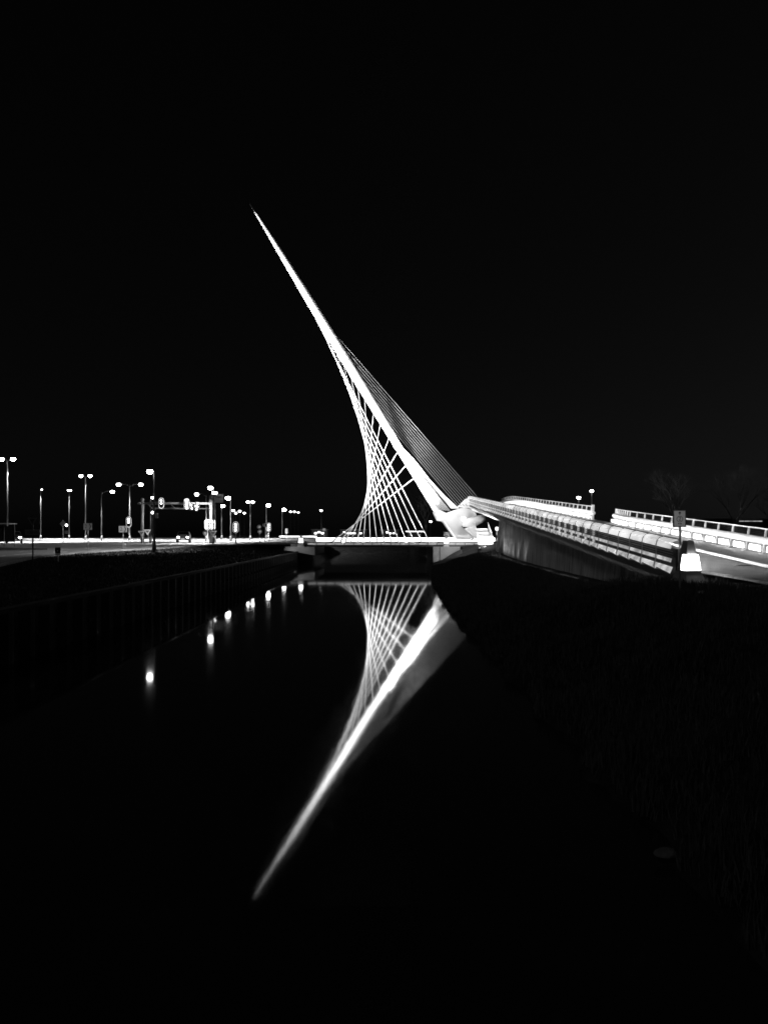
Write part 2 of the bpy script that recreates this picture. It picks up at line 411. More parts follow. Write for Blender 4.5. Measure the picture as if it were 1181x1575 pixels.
# far balustrades: top rail, posts, big tube, light boxes
def far_bal(d0, d1, label, dense_from=None):
    t = thing('lit_balustrade', label, 'balustrade')
    ds = [d0+(d1-d0)*i/24 for i in range(25)]
    fx = lambda d: XF(d) + (.35*max(0, (d-47)/5.6)**2 if d0 < 40 else 0)
    MB().tube([(fx(d)+.1, d, zt(d)) for d in ds], .028, 8).build('top_rail', 'white', t, True)
    MB().tube([(fx(d), d, zt(d)-.47) for d in ds], .155, 12).build('tube_rail', 'white', t, True)
    for z_ in (-.08, -.15, -.22, -.29): MB().tube([(fx(d)+.12, d, zt(d)+z_) for d in ds], .006, 4).build('wire', 'dsteel', t)
    d = d0+.3
    while d < d1:
        stp = .6 if (dense_from and d > dense_from) else 1.5
        a = zt(d)
        MB().hexa([(fx(d)-.08, d-.03, a-.95), (fx(d)+.06, d-.03, a-.95), (fx(d)+.06, d+.03, a-.95), (fx(d)-.08, d+.03, a-.95)],
                  [(fx(d)+.07, d-.035, a-.01), (fx(d)+.13, d-.035, a-.01), (fx(d)+.13, d+.035, a-.01), (fx(d)+.07, d+.035, a-.01)]).build('post', 'white', t)
        # bracket under the tube and light box between posts
        if stp > 1:
            L = min(.92, d1-d-.3)
            e = d+.29
            f = lambda q: XF(q)
            MB().hexa([(fx(e)-.05, e, zt(e)-.93), (fx(e)+.02, e, zt(e)-.93), (fx(e+L)+.02, e+L, zt(e+L)-.93), (fx(e+L)-.05, e+L, zt(e+L)-.93)],
                      [(fx(e)-.03, e, zt(e)-.70), (fx(e)+.02, e, zt(e)-.70), (fx(e+L)+.02, e+L, zt(e+L)-.70), (fx(e+L)-.03, e+L, zt(e+L)-.70)]).build('light_box', 'box', t)
            MB().box((fx(d)-.14, d, a-1.0), (.14, .12, .05)).build('bracket', 'white', t)
        else:
            MB().box((fx(d+.3)-.1, d+.3, a-.82), (.1, .42, .2)).build('light_box', 'box', t)
        d += stp
    strip2 = MB(); strip(strip2, lambda d: fx(d)+.03, lambda d: fx(d)+.09, lambda d: zt(d)-.64, ds, .36); strip2.build('kick_plate', 'dsteel', t)
    return t
far_bal(14.9, 52.6, 'white tube balustrade with light boxes beside the near ramp footpath, right of the gap', 47)
far_bal(57.6, 110, 'white tube balustrade with light boxes on the upper ramp, left of the gap')
e = thing('balustrade_end_post', 'thick white post with rounded tube end at the gap in the ramp railing', 'post', (XF(57.4), 57.35, zr(57.4)))
MB().hexa([(-.1, -.08, 0), (.1, -.08, 0), (.1, .08, 0), (-.1, .08, 0)], [(-.02, -.08, 1.25), (.16, -.08, 1.25), (.16, .08, 1.25), (-.02, .08, 1.25)]).build('post', 'white', e)
MB().tube([(-.05, .1, .62), (0, -.1, .62), (.02, -.45, .6)], [.16, .16, .12], 12).build('tube_end', 'white', e, True)

# tapered end pillars with a lamp panel
def pillar(label, loc, rz, s=1., g='tapered lamp pillars at balustrade ends'):
    t = thing('lamp_pillar', label, 'pillar', loc, rz, g)
    def fr(w0, d0, w1, d1, z0, z1, mm, nm, off=0):
        mb = MB(); mb.hexa([(-w0, -d0-off, z0), (w0, -d0-off, z0), (w0, d0, z0), (-w0, d0, z0)], [(-w1, -d1-off, z1), (w1, -d1-off, z1), (w1, d1, z1), (-w1, d1, z1)])
        for i, v in enumerate(mb.v): mb.v[i] = (v[0]*s, v[1]*s, v[2]*s)
        return mb.build(nm, mm, t)
    def wd(z): return lerp(.34, .12, z/1.28), lerp(.30, .12, z/1.28)
    for z0, z1, mm, nm, o_ in ((-.3, .25, 'concrete', 'base', .0), (.25, .80, 'panel', 'lamp_panel', .01), (.80, 1.28, 'steel', 'hood', 0)):
        a, b_ = wd(z0), wd(z1)
        if nm == 'base': a = (a[0]+.05, a[1]+.14)
        if nm == 'lamp_panel':
            fr(a[0]-.01, a[1]*.2, b_[0]-.01, b_[1]*.2, z0+.003, z1-.003, mm, nm, a[1]*.8+.03)
            fr(a[0]-.02, a[1]-.03, b_[0]-.02, b_[1]-.03, z0+.004, z1-.004, 'steel', 'housing')
        else: fr(a[0], a[1], b_[0], b_[1], z0, z1, mm, nm, o_)
    for zz in (.25, .315):
        q = wd(zz); fr(q[0]+.004, q[1]+.045, q[0]+.002, q[1]+.043, zz-.008, zz+.008, 'dsteel', 'trim')
    return t
pillar('large tapered pillar with glowing panel at the start of the ramp, behind the number sign', (9.65, 23.5, 2.03), R(16), .92)
pillar('small tapered glowing pillar at the left end of the bridge deck', (W(463, 838, 85.2).x, 85.2, 2.25), 0, .85)
pillar('small tapered glowing pillar on the right abutment of the bridge deck', (W(686, 838, 85.2).x, 85.2, 2.2), 0, .75)

# ------------------------------------------------------------------ the bridge over the canal
br = thing('cable_stayed_bridge', 'white cable-stayed bridge with one leaning needle pylon over the canal', 'bridge')
DY0, DY1 = 86., 104.
xl, xr = W(447, 0, 86).x, W(766, 0, 86).x
mb = MB(); mb.prism([(xl, 2.32), (xr, 2.32), (xr, 1.98), (xl, 1.98)], DY0+.25, DY1); mb.build('deck', 'concrete', br)
MB().box(((xl+xr)/2, DY0+.15, 2.08), (xr-xl, .2, .22)).build('edge_beam', 'dsteel', br)
pit = 1.135; x = W(487, 0, 103.4).x
while x < W(752, 0, 103.4).x:
    MB().box((x+.5, 103.4, 2.67), (1.1, .16, .5)).build('deck_light_box', 'boxf', br)
    MB().box((x-.06, 103.4, 2.6), (.07, .2, .55)).build('parapet_post', 'steel', br)
    x += pit
pit = 1.075; x = W(473, 0, 86).x
while x < W(752, 0, 86).x:
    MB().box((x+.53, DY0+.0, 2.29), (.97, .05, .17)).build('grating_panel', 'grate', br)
    MB().box((x-.01, DY0-.02, 2.26), (.06, .12, .3)).build('divider', 'dsteel', br)
    x += pit
MB().box(((xl+xr)/2, DY0-.04, 2.40), (xr-xl, .2, .035)).build('edge_coping', 'steel', br)
MB().tube([(W(483, 0, 103.4).x, 103.4, 2.92), (W(755, 0, 103.4).x, 103.4, 2.92)], .04, 8).build('parapet_rail', 'white', br)
MB().tube([(W(430, 0, 103.8).x, 103.8, 3.1), (W(487, 0, 103.8).x, 103.8, 3.1)], .07, 8).build('rear_parapet_rail', 'boxf', br)  # lit rail made of glowing diffuser, so it shines by itself
# abutments
mb = MB(); a = W(484, 0, 86).x
mb.prism([(a-.05, 1.96), (a-3.6, 1.96), (a-3.6, 1.6), (a, .95)], 86.4, 100); mb.build('left_abutment', 'concrete', br)
mb = MB(); a = W(665.5, 0, 86).x
mb.prism([(a, 1.96), (a+.75, 1.96), (a+.75, -.3), (a+.1, -.3)], 86.1, 100); mb.build('right_pier', 'concrete', br)
mb = MB(); mb.prism([(a+.87, 1.96), (a+3.2, 1.96), (a+3.2, .5), (a+.87, .2)], 86.3, 100); mb.build('right_abutment', 'concrete', br)

# pylon (outline: y, left, right in the picture's own measure turned into metres at its lean)
SIL = [(313, 382.3, 382.9), (338, 399.3, 402.6), (357, 409, 416.2), (376, 420, 427.6), (395, 430.6, 439), (414, 441, 451), (433, 452, 463.6),
       (452, 462, 476), (471, 474, 488), (490, 486, 500.5), (509, 497, 512), (528, 508.5, 523.5), (547, 520, 535.7), (566, 532, 547.2), (585, 543.5, 558.5),
       (620, 563.5, 578.5), (654, 585, 598), (688, 606.5, 619), (722, 628, 639.5), (742.7, 640, 651), (765, 653.7, 664), (787.6, 667.4, 677)]
import numpy as np
_y = np.array([q[0] for q in SIL], float); _c = np.array([(q[1]+q[2])/2 for q in SIL]); _w = np.array([q[2]-q[1] for q in SIL])
_pc = np.polyfit((_y-550)/240, _c, 4); _pw = np.polyfit((_y-550)/240, _w, 6)
SIL = []
for q in range(28):
    yy_ = 313+(787.6-313)*q/27; c_ = float(np.polyval(_pc, (yy_-550)/240)); w_ = max(1.0, float(np.polyval(_pw, (yy_-550)/240)))
    SIL.append((yy_, c_-w_/2, c_+w_/2))
def PD(y): return lerp(104, 125, (787.6-y)/(787.6-313))
mb = MB(); ns = 10; prev = None
for k_, (y, l, r) in enumerate(SIL):
    c = W((l+r)/2, y, PD(y))
    # half width measured across the picture; the section is a rounded triangle with a ridge facing the canal
    h = (r-l)/2*PD(y)/F*1.06
    for j in range(ns):
        a_ = 2*pi*j/ns
        mb.v.append((c.x+h*cos(a_), c.y+h*1.3*sin(a_)-(h*.25 if abs(sin(a_)+1) < .3 else 0), c.z))
for k_ in range(len(SIL)-1):
    for j in range(ns): mb.f.append((k_*ns+j, (k_+1)*ns+j, (k_+1)*ns+(j+1) % ns, k_*ns+(j+1) % ns))
mb.f.append(tuple(range(ns))); mb.f.append(tuple((len(SIL)-1)*ns+j for j in range(ns))[::-1])
pylon = mb.build('pylon', 'white', br, True)
# rivet-like maintenance eyes on the pylon
for (x_, y_) in ((453.5, 425.5), (467.5, 448), (480.5, 469.5), (494, 492), (507.5, 514)):
    c = W(x_, y_, PD(y_)-1.05); MB().ellipsoid(c, (.1, .06, .1)).build('lifting_eye', 'signg', br)
# second blade of the pylon foot
BL = [(660, 598, 601.5), (688, 612, 618.5), (710, 630, 639.5), (736.6, 653.5, 659.8), (764, 677.5, 685.7), (782, 693, 705.5)]
mb = MB()
for (y, l, r) in BL:
    d = 104.3
    for (x_, q) in ((l, d), (r, d), (r, d+1.2), (l, d+1.2)): mb.v.append(tuple(W(x_, y, q)))
for k_ in range(len(BL)-1):
    for j in range(4): mb.f.append((k_*4+j, (k_+1)*4+j, (k_+1)*4+(j+1) % 4, k_*4+(j+1) % 4))
mb.f.append((0, 1, 2, 3)); mb.build('rear_blade', 'white', br)
for i in range(7):
    t = i/6
    MB().tube([W(lerp(640, 648, t), lerp(724, 732, t), 103.7), W(lerp(676.5, 692, t), lerp(784.5, 786, t), 103.3)], .045, 6).build('foot_cable', 'cable', br)
# foot block
def poly(pts, d): return [(W(x_, y_, d).x, W(x_, y_, d).z) for x_, y_ in pts]
mb = MB(); mb.prism(poly([(667, 787.3), (676, 784), (686, 789), (706, 782), (712.5, 780.5), (722, 783), (732, 790), (733, 797), (722, 803), (709, 809), (731, 830), (700.5, 830), (684, 804.5), (680, 801.3), (673.5, 800.6)][::-1], 103.3), 103.3, 106)
mb.build('foot_block', 'foot', br)
MB().slab([W(681.5, 802, 103.2), W(683.5, 801.3, 103.2), W(702, 829, 103.2), W(699.7, 829, 103.2)], -.12).build('foot_trim', 'white', br)
# back-stay anchor plate above the viaduct
mb = MB(); mb.prism(poly([(703, 780), (716, 767), (733, 765), (750, 780), (764, 796), (740, 790), (722, 780.5)][::-1], 98.5), 98.5, 99.2); mb.build('anchor_plate', 'foot', br)
# leaf shaped strut and lower block
L_ = [(711, 809.2, .15), (716, 807.3, .55), (722, 804.5, .95), (730, 801.3, 1.1), (738, 798.5, .9), (745, 796, .6)]
mb = MB(); mb.tube([W(x_, y_, 100.3) for x_, y_, r_ in L_], [r_*.62 for x_, y_, r_ in L_], 12); mb.build('leaf_strut', 'foot', br, True)
mb = MB(); mb.prism(poly([(716, 813), (731.5, 808.5), (735, 822), (733, 829), (726, 822)][::-1], 100), 100.2, 102.0); mb.build('stair_plinth', 'concrete', br)

# front cables
AT = [735, 715, 694, 672.5, 651, 633, 612, 594, 577, 557, 538, 520, 503, 487, 472]
FT = [511, 516, 522.5, 530, 539.5, 549.5, 559, 569.5, 580, 591, 602, 613, 625, 636.5, 648.5, 660]
FT = FT[:1]+FT[2:] if len(FT) > 15 else FT
ltab = [(y, l) for y, l, r in SIL]
for ya, xf_ in zip(AT, FT):
    l = interp(ltab, ya); a = W(l+1.5, ya, PD(ya)-.2); b_ = W(xf_, 0, 98); b_.z = 2.45
    MB().tube([a, b_], .055, 6).build('cable', 'cable', br)
    MB().tube([b_-Vector((0, 0, .1)), b_+(a-b_).normalized()*.7], .14, 8).build('cable_socket', 'steel', br)
# back stays
rtab = [(y, r) for y, l, r in SIL]
NB = 10
for i in range(NB):
    t = i/(NB-1)
    ya = lerp(505, 652, t**.9); a = W(interp(rtab, ya)-1.5, ya, PD(ya)+.4)
    ex, ey = lerp(747, 704, t), lerp(779.5, 778, t)
    MB().tube([a, W(ex, ey, 98.3)], .04, 6).build('back_stay', 'stay', br)

# floodlights
def flood(label, loc, target, energy, cone, glow='lampdim', sz=.17, grp='floodlights at the foot of the pylon'):
    t = thing('floodlight', label, 'floodlight', loc, 0, grp)
    v = (Vector(target)-Vector(loc)).normalized()
    q = v.to_track_quat('-Z', 'Y').to_matrix()
    MB().box((0, 0, 0), (sz*1.6, sz*1.2, sz*.8), q).build('housing', 'dsteel', t)
    mb = MB(); mb.box(v*(sz*.45), (sz*1.4, sz, sz*.1), q); mb.build('lens', glow, t)
    MB().tube([(0, 0, -.05), (0, 0, -.45)], .04, 6).build('bracket', 'steel', t)
    spot('flood_beam', v*(sz*.7), Vector(v)*3, energy, cone, t)
    return t
tm = W(548, 575, 112); tl = W(620, 705, 107); tu = W(432, 400, 121)
EF = 1.5
flood('floodlight on the bridge deck at the left of the pylon foot', (8.3, 98.5, 2.85), tm, 120000*EF, 50)
flood('floodlight on the bridge deck below the middle of the cables', (1.5, 90.5, 2.46), tm, 300000*EF, 60)
flood('floodlight on the bridge deck below the left cables', (-5, 91, 2.46), tu, 900000*EF, 42)
flood('floodlight on the bridge deck behind the right parapet', (11.0, 93.0, 2.75), W(600, 600, 104), 60000*EF, 46)
flood('added fill floodlight on the deck front edge aimed at the lower pylon', (4.2, 88, 2.46), W(662, 762, 104), 24000, 80)  # added to brighten the lower pylon
flood('added fill floodlight at the left end of the deck aimed along the lowest cables', (-6.3, 89, 2.46), (1, 98, 6), 18000, 95)  # added fill on the lower cables from the left
flood('added fill floodlight near the right end of the deck aimed back at the cables', (6.5, 88.5, 2.46), (-1, 98, 6), 13000, 90)  # added fill on the lower cables from the right
flood('added fill floodlight on the ramp beside the back stay anchors', (12.3, 95, 7.9), W(655, 690, 100), 70000, 50)  # added out of view behind the parapet to brighten the lower stays
flood('floodlight beaming from the niche of the pylon foot', tuple(W(712, 798, 100.9)), W(735, 790, 90), 300, 150, 'lamp', .35)
flood('floodlight on the ground under the viaduct beside the pylon foot', (11.3, 83, 1.9), (11.6, 86, 6.8), 5000, 130)
flood('floodlight under the viaduct close to the end of the ramp wall', (9.8, 76, 1.9), (10.9, 79, 6), 4500, 120)
flood('added small floodlight on the grass aimed at the right abutment of the bridge', (8.6, 82.3, 1.75), (6.9, 86.3, 1.2), 330, 110, 'dsteel', .12)  # added to lift the right pier and abutment
flood('added small floodlight on the left bank aimed at the left abutment', (-11.2, 83.6, 1.9), (-9.6, 86.4, 1.5), 90, 110, 'dsteel', .12)  # added to lift the left abutment
flood('bright lamp standing on the deck just left of the pylon foot', tuple(W(687, 822, 97)), W(690, 800, 102), 300, 140, 'lamp', .5)
# small uplights along the wall foot
for i, (d, e_w) in enumerate(((70.8, 40), (69.2, 34), (67.4, 28), (65, 22), (62, 17), (58.5, 13))):
    x_ = XN(d)+.05
    flood(['uplight at the very end of the ramp wall', 'second uplight from the far end of the ramp wall', 'third uplight from the far end of the ramp wall', 'fourth uplight from the far end of the ramp wall', 'fifth uplight from the far end at the foot of the ramp wall', 'uplight nearest the camera at the foot of the ramp wall'][i],
          (x_, d, gz(x_, d)+.15), (x_+.75, d+.2, 4), e_w, 150, 'dsteel', .09, 'uplights at the foot of the ramp wall')

# staircase beside the viaduct
st = thing('staircase', 'bright white open staircase between the pylon foot and the ramp wall', 'staircase', (W(733, 0, 84).x, 84, 2.2))
for i in range(9):
    MB().box((.95+i*.0, .2+i*.26, .1+i*.2), (1.5, .3, .06)).build('step', 'white', st)
for k_ in range(4):
    z0 = .1+k_*.46
    MB().hexa([(.35-k_*.05, 0+k_*.6, z0), (1.9-k_*.12, 0+k_*.6, z0), (1.9-k_*.12, .06+k_*.6, z0), (.35-k_*.05, .06+k_*.6, z0)],
              [(.3-k_*.05, 0+k_*.6, z0+.4), (1.78-k_*.12, 0+k_*.6, z0+.4), (1.78-k_*.12, .06+k_*.6, z0+.4), (.3-k_*.05, .06+k_*.6, z0+.4)]).build('riser_panel', 'white', st)
for x_ in (.2, 1.75):
    MB().tube([(x_+.1*(x_ > 1), 0, .9), (x_-.15, 2.4, 2.6)], .035, 6).build('handrail', 'white', st)
    for k_ in range(5): MB().tube([(x_-.03*k_, k_*.55, .15+k_*.4), (x_-.03*k_, k_*.55, .95+k_*.4)], .02, 6).build('baluster', 'white', st)
spot('stair_spot', (1.2, -2.0, 1.2), (1, 1, 1.2), 90, 110, st)  # bare spot in front of the steps, without a lamp body
bd = thing('notice_board', 'small white notice board in the dark gap left of the ramp wall', 'sign', tuple(W(764, 828, 80)))
MB().box((0, 0, 1.05), (.28, .04, .34)).build('panel', 'window', bd)  # lit look of the board put in as glow
MB().tube([(0, .05, -.3), (0, .05, 1.2)], .03, 6).build('post', 'steel', bd)

# ------------------------------------------------------------------ near sign, litter, stone
sg = thing('number_sign', 'white rectangular sign with up arrow and circled 2 on a thin post', 'sign', (W(1045, 0, 20).x, 20, 1.9))
MB().tube([(0, 0, -.2), (0, 0, 2.15)], .028, 10).build('post', 'steel', sg)
MB().box((-.03, -.045, 1.93), (.345, .02, .46)).build('frame', 'dsteel', sg)
MB().box((-.03, -.058, 1.93), (.295, .012, .41)).build('panel', 'signw', sg)
o = text('lettering', '2', .15, 'black', sg, (-.03, -.068, 1.915))
mb = MB(); N = 20
for k_ in range(N):
    a, b_ = 2*pi*k_/N, 2*pi*(k_+1)/N
    mb.add([(-.03+.085*cos(a), -.066, 1.915+.085*sin(a)), (-.03+.085*cos(b_), -.066, 1.915+.085*sin(b_)), (-.03+.071*cos(b_), -.066, 1.915+.071*sin(b_)), (-.03+.071*cos(a), -.066, 1.915+.071*sin(a))], [(0, 3, 2, 1)])
mb.build('circle_mark', 'black', sg)
mb = MB(); mb.prism([(-.042, 2.03), (-.018, 2.03), (-.018, 2.07), (.01, 2.07), (.01, 2.078), (-.03, 2.12), (-.07, 2.078), (-.07, 2.07), (-.042, 2.07)], -.069, -.064); mb.build('arrow_mark', 'black', sg)
mb = MB()
for s_ in (-.028, .028): mb.prism([(-.03+s_+.022*cos(a*pi/5), 1.782+.026*abs(sin(a*pi/5))) for a in range(0, 6)], -.069, -.064)
mb.prism([(-.08, 1.772), (.02, 1.772), (.02, 1.778), (-.08, 1.778)], -.069, -.064)
mb.build('wheel_mark', 'black', sg)
spot('sign_fill', (-3.2, -9, 1.6), (0, 0, 1.93), 520, 7, sg, .5)  # added fill on the sign face, no lamp stands there
c = W(1078, 911, 18.6)
MB().box((0, 0, 0), (.16, .09, .05), Matrix.Rotation(.3, 3, 'Z') @ Matrix.Rotation(.15, 3, 'X')).build('litter', 'signw').location = (c.x, c.y, gz(c.x, c.y)+.12)
o = bpy.data.objects['litter']; tag(o, 'small crumpled white scrap of litter lying in the grass near the number sign', 'litter')
c = W(1015, 1306, 7.8)
mb = MB(); mb.ellipsoid((0, 0, 0), (.13, .1, .05), 12, 7)
mb.v = [(x+.03*sin(9*y+5*x), y, z*(1+.4*sin(7*x))) for x, y, z in mb.v]
o = mb.build('stone', 'stone'); o.location = (2.9, 7.65, .1); o.rotation_euler = (0, .1, .5)
tag(o, 'flat pale stone lying at the water edge of the right bank', 'stone')

# ------------------------------------------------------------------ street lamps
def lamp(name, label, px, ytop, d, arms, glow='lamp', sz=.34, power=0, thick=.09, tgt=None, grp='street lamps along the left road', base=None, hz=.75):
    X = (px-CX)*d/F; z0 = base if base is not None else G(d)
    t = thing(name, label, 'street lamp', (X, d, z0), 0, grp)
    H = HC-(ytop-HOR)*d/F-z0
    MB().tube([(0, 0, 0), (0, 0, H*.35), (0, 0, H-.02)], [thick*1.3, thick, thick*.6], 8).build('pole', 'pole', t, True)
    MB().tube([(0, 0, -.1), (0, 0, .9)], thick*1.9, 8).build('base_sleeve', 'dsteel', t, True)
    for ax in arms:
        xx = (ax-px)*d/F
        if abs(xx) > .15:
            MB().tube([(0, 0, H-.25*min(1, abs(xx))-.1), (xx*.4, 0, H+.02), (xx, 0, H+.05)], thick*.5, 6).build('arm', 'pole', t, True)
        MB().ellipsoid((xx, 0, H+sz*.45), (sz*.9, sz*.9, .1)).build('lamp_hood', 'dsteel', t, True)
        MB().ellipsoid((xx, -.02, H-.02), (sz*.95, sz*.95, sz*hz)).build('lamp_head', glow, t, True)
        if power:
            tx = tgt or (xx, 9, -H)
            spot('lamp_light', (xx, 1.1, H-.35), (xx+tx[0], tx[1], tx[2]), power, 130, t, .5, .2)
    return t
P = 42000
d_ = lambda y: 11825/(822-y)
e_ = lambda y: 7200/(822-y)
lamp('street_lamp', 'tall double headed street lamp at the far left edge', 12, 706, d_(705), (3, 21), power=P)
lamp('street_lamp', 'tall double headed street lamp above the left chevron sign', 132, 732, d_(731), (125, 139), power=P)
lamp('street_lamp', 'thin distant lamp with a tiny light right of the 100 m sign', 63, 753, 170, (65,), 'lampdim', .2, power=P*2)
lamp('street_lamp', 'double headed lamp whose two small lights almost touch', 107, 754, d_(753), (105.5, 109.5), 'lamp', .19, power=P)
lamp('street_lamp', 'grey street lamp with a long arm reaching right over the road', 156.5, 756, 120, (173.5,), 'lamp', .36, power=P)
lamp('street_lamp', 'street lamp with two long arms directly above the left traffic light', 200, 745, 135, (183, 217), 'lamp', .42, power=P)
lamp('street_lamp', 'tall single lamp with its head turned left in front of the gantry', 237.5, 725, 63, (231,), 'lamp', .28, power=5000, tgt=(-7, 2, -7))
lamp('street_lamp', 'low lamp bracket standing just left of the first gantry signal', 232, 765, 92, (235.5,), 'lamp', .2, power=0)
lamp('street_lamp', 'street lamp with a long arm reaching left behind the gantry', 317.5, 760, 116, (303,), 'lamp', .34, power=P)
lamp('street_lamp', 'tallest street lamp at the right end of the gantry', 328.5, 750, 86, (324,), 'lamp', .32, power=9000, tgt=(-7, 3, -7))
lamp('street_lamp', 'street lamp just below and right of the tallest gantry end lamp', 330.5, 758, 106, (330.5,), 'lamp', .4, power=P)
lamp('street_lamp', 'street lamp right of the direction sign with its head to the left', 355, 766, 115, (351,), 'lamp', .42, power=9000)
lamp('street_lamp', 'lower street lamp under the direction sign', 341, 778, 160, (343,), 'lamp', .45, power=P*2)
lamp('street_lamp', 'double headed street lamp between the two free standing traffic lights', 385, 772, 137, (381.5, 389), 'lamp', .3, power=P)
lamp('street_lamp', 'single street lamp above the right hand traffic light', 409.5, 777, e_(776), (413,), 'lamp', .48, power=P)
lamp('street_lamp', 'last bright street lamp before the bridge on the left', 434, 784, e_(783), (437,), 'lamp', .55, power=P)
for lb, x_, y_, dd_ in (('small far lamp left of the middle in a far row of four', 359, 785, 200), ('small far lamp right of the middle in a far row of four', 369, 786, 210), ('rightmost small lamp in a far row of four', 376, 789, 230),
                        ('lowest small lamp in a far row of four', 363, 789, 230),
                        ('first tiny lamp right of the last bright street lamp', 447, 787, 260), ('second tiny lamp right of the last bright street lamp', 453, 787, 280), ('third tiny lamp right of the last bright street lamp', 459, 788, 300)):
    lamp('street_lamp', lb, x_, y_, dd_, (x_,), 'lampdim', .38, grp='distant street lamps', thick=.05)
lamp('street_lamp', 'lone small lamp left of the cables above the bridge deck', 494, 785, 210, (494,), 'lampdim', .38, grp='distant street lamps', thick=.05)
lamp('street_lamp', 'small lamp seen between the last cable and the pylon foot', 662, 802, 190, (662,), 'lampdim', .3, grp='distant street lamps', thick=.05)
lamp('street_lamp', 'shorter lamp behind the upper ramp balustrade near its end', 889.5, 765, 78, (889.5,), 'lamp', .2, grp='lamps behind the ramp', thick=.11)
lamp('street_lamp', 'taller lamp behind the gap between the ramp balustrades', 909.5, 755, 80, (909.5,), 'lamp', .2, grp='lamps behind the ramp', thick=.11)
# their heads spill light on their own poles
# road lighting further along the cross road: cut-off heads on a wide gantry of far masts
# ------------------------------------------------------------------ traffic signals
def head(parent, x, y, z, s=1., lit=(0, 1, 2), glow='lampdim', two=False):
    mb = MB(); n_ = 20; pr = []
    for k_ in range(n_):
        a = 2*pi*k_/n_; pr.append((x+s*.33*cos(a), z+s*(.33*sin(a)+(.32 if sin(a) > 0 else -.32))))
    mb.prism([(px_, pz_) for px_, pz_ in pr][::-1], y-.01, y+.02); mb_o = mb.build('backboard', 'black', parent)
    ring = MB()
    for k_ in range(n_):
        p0, p1 = pr[k_], pr[(k_+1) % n_]
        q0 = (x+(p0[0]-x)*.86, z+(p0[1]-z)*.92); q1 = (x+(p1[0]-x)*.86, z+(p1[1]-z)*.92)
        ring.add([(p0[0], y-.014, p0[1]), (p1[0], y-.014, p1[1]), (q1[0], y-.014, q1[1]), (q0[0], y-.014, q0[1])], [(0, 3, 2, 1)])
    ring.build('white_border', 'backlit', mb_o)
    MB().box((x, y+.12, z), (.3*s, .22, .95*s)).build('signal_body', 'black', parent)
    for i in range(3):
        zc = z+(.32-.32*i)*s
        MB().ellipsoid((x, y-.03, zc), (.11*s, .05, .11*s)).build('lens', glow if i in lit else 'glass', parent, True)
        v = MB(); v.tube([(x, y-.02, zc), (x, y-.2, zc-.02)], .13*s, 8, False); v.build('visor', 'black', parent)
def signal(label, px, py, d, s, post=True, lit=(0, 1, 2), twin=False, glow='lampdim'):
    X = (px-CX)*d/F; zc = HC-(py-HOR)*d/F
    t = thing('traffic_light', label, 'traffic light', (X, d, G(d)), 0, 'traffic lights at the junction')
    h = zc-G(d); head(t, 0, -.12, h, s, lit, glow)
    if twin: head(t, .62*s, -.10, h, s, lit, 'lamp')
    if post:
        MB().tube([(0, 0, 0), (0, 0, h-.6*s)], .06, 8).build('post', 'steel', t)
        for k_ in range(3): MB().tube([(0, 0, .3+.4*k_), (0, 0, .5+.4*k_)], .08, 8).build('white_band', 'signw', t)
    return t
signal('left gantry signal with a white oval border', 249, 774, 90, 1.0, False, (0, 1))
signal('brightest gantry signal in the middle of the beam', 288, 775, 90, 1.0, False, (0, 1, 2), glow='lamp')
signal('glaring traffic light on a banded post left of the gantry', 199, 803, 92, 1.0, True, (0, 1), glow='lamp')
signal('pair of traffic lights on one post under the right gantry end', 319.5, 807, 90, 1.0, True, (0, 1, 2), True)
signal('traffic light on a banded post between the lamp poles', 363, 811, 85, 1.0, True)
signal('smaller traffic light on a post left of the bridge', 413.5, 811, 108, 1.0, True)
# gantry
ga = thing('signal_gantry', 'grey steel gantry with double beam spanning the road at the junction', 'gantry', (W(219.5, 0, 90.5).x, 90.5, G(90)))
gx = lambda px: (px-219.5)*90.5/F
gh = lambda py: HC-(py-HOR)*90.5/F-G(90)
MB().tube([(0, 0, 0), (0, 0, gh(770))], .2, 12).build('upright', 'gsteel', ga, True)
MB().tube([(gx(228.5), 2.2, 0), (gx(228.5), 2.2, gh(777))], .13, 12).build('upright', 'gsteel', ga, True)
MB().tube([(gx(324.5), 0, 0), (gx(324.5), 0, gh(762))], .19, 12).build('upright', 'gsteel', ga, True)
MB().tube([(gx(317.5), 2.2, 0), (gx(317.5), 2.2, gh(764))], .13, 12).build('upright', 'gsteel', ga, True)
MB().tube([(gx(215), 0, gh(774)), (gx(325), 0, gh(774.5))], .14, 10).build('beam', 'gsteel', ga, True)
MB().tube([(gx(226), 2.2, gh(781)), (gx(318), 2.2, gh(781.5))], .09, 10).build('beam', 'gsteel', ga, True)
for x_ in (226, 262, 298): MB().tube([(gx(x_), 0, gh(774)), (gx(x_), 2.2, gh(781))], .05, 6).build('strut', 'gsteel', ga)
for (x_, y_) in ((219.5, 768), (216, 774)): MB().ellipsoid((gx(x_), 0, gh(y_)), (.24, .24, .2)).build('cap', 'gsteel', ga, True)
spot('gantry_spot', (gx(262), -14, 2), (gx(262), 0, 5), 500, 120, ga)  # bare spot standing off the gantry, aimed at its beams
for i, (x_, y_) in enumerate(((295, 779.5), (302, 781), (305, 777))):
    t = thing('side_signal', ['left', 'lowest', 'right'][i]+' small dark signal box hanging under the gantry beam', 'traffic light', tuple(W(x_, y_, 89.9)), 0, 'small signals under the gantry')
    MB().box((0, 0, 0), (.32, .25, .8)).build('signal_body', 'black', t)
    for k_ in range(2): MB().ellipsoid((random.uniform(-.08, .08), -.14, .2-.4*k_), (.08, .04, .08)).build('lens', 'lampdim', t, True)
t = thing('side_signal', 'small dark signal on the lamp pole below the left gantry end', 'traffic light', tuple(W(241, 793, 74)), 0)
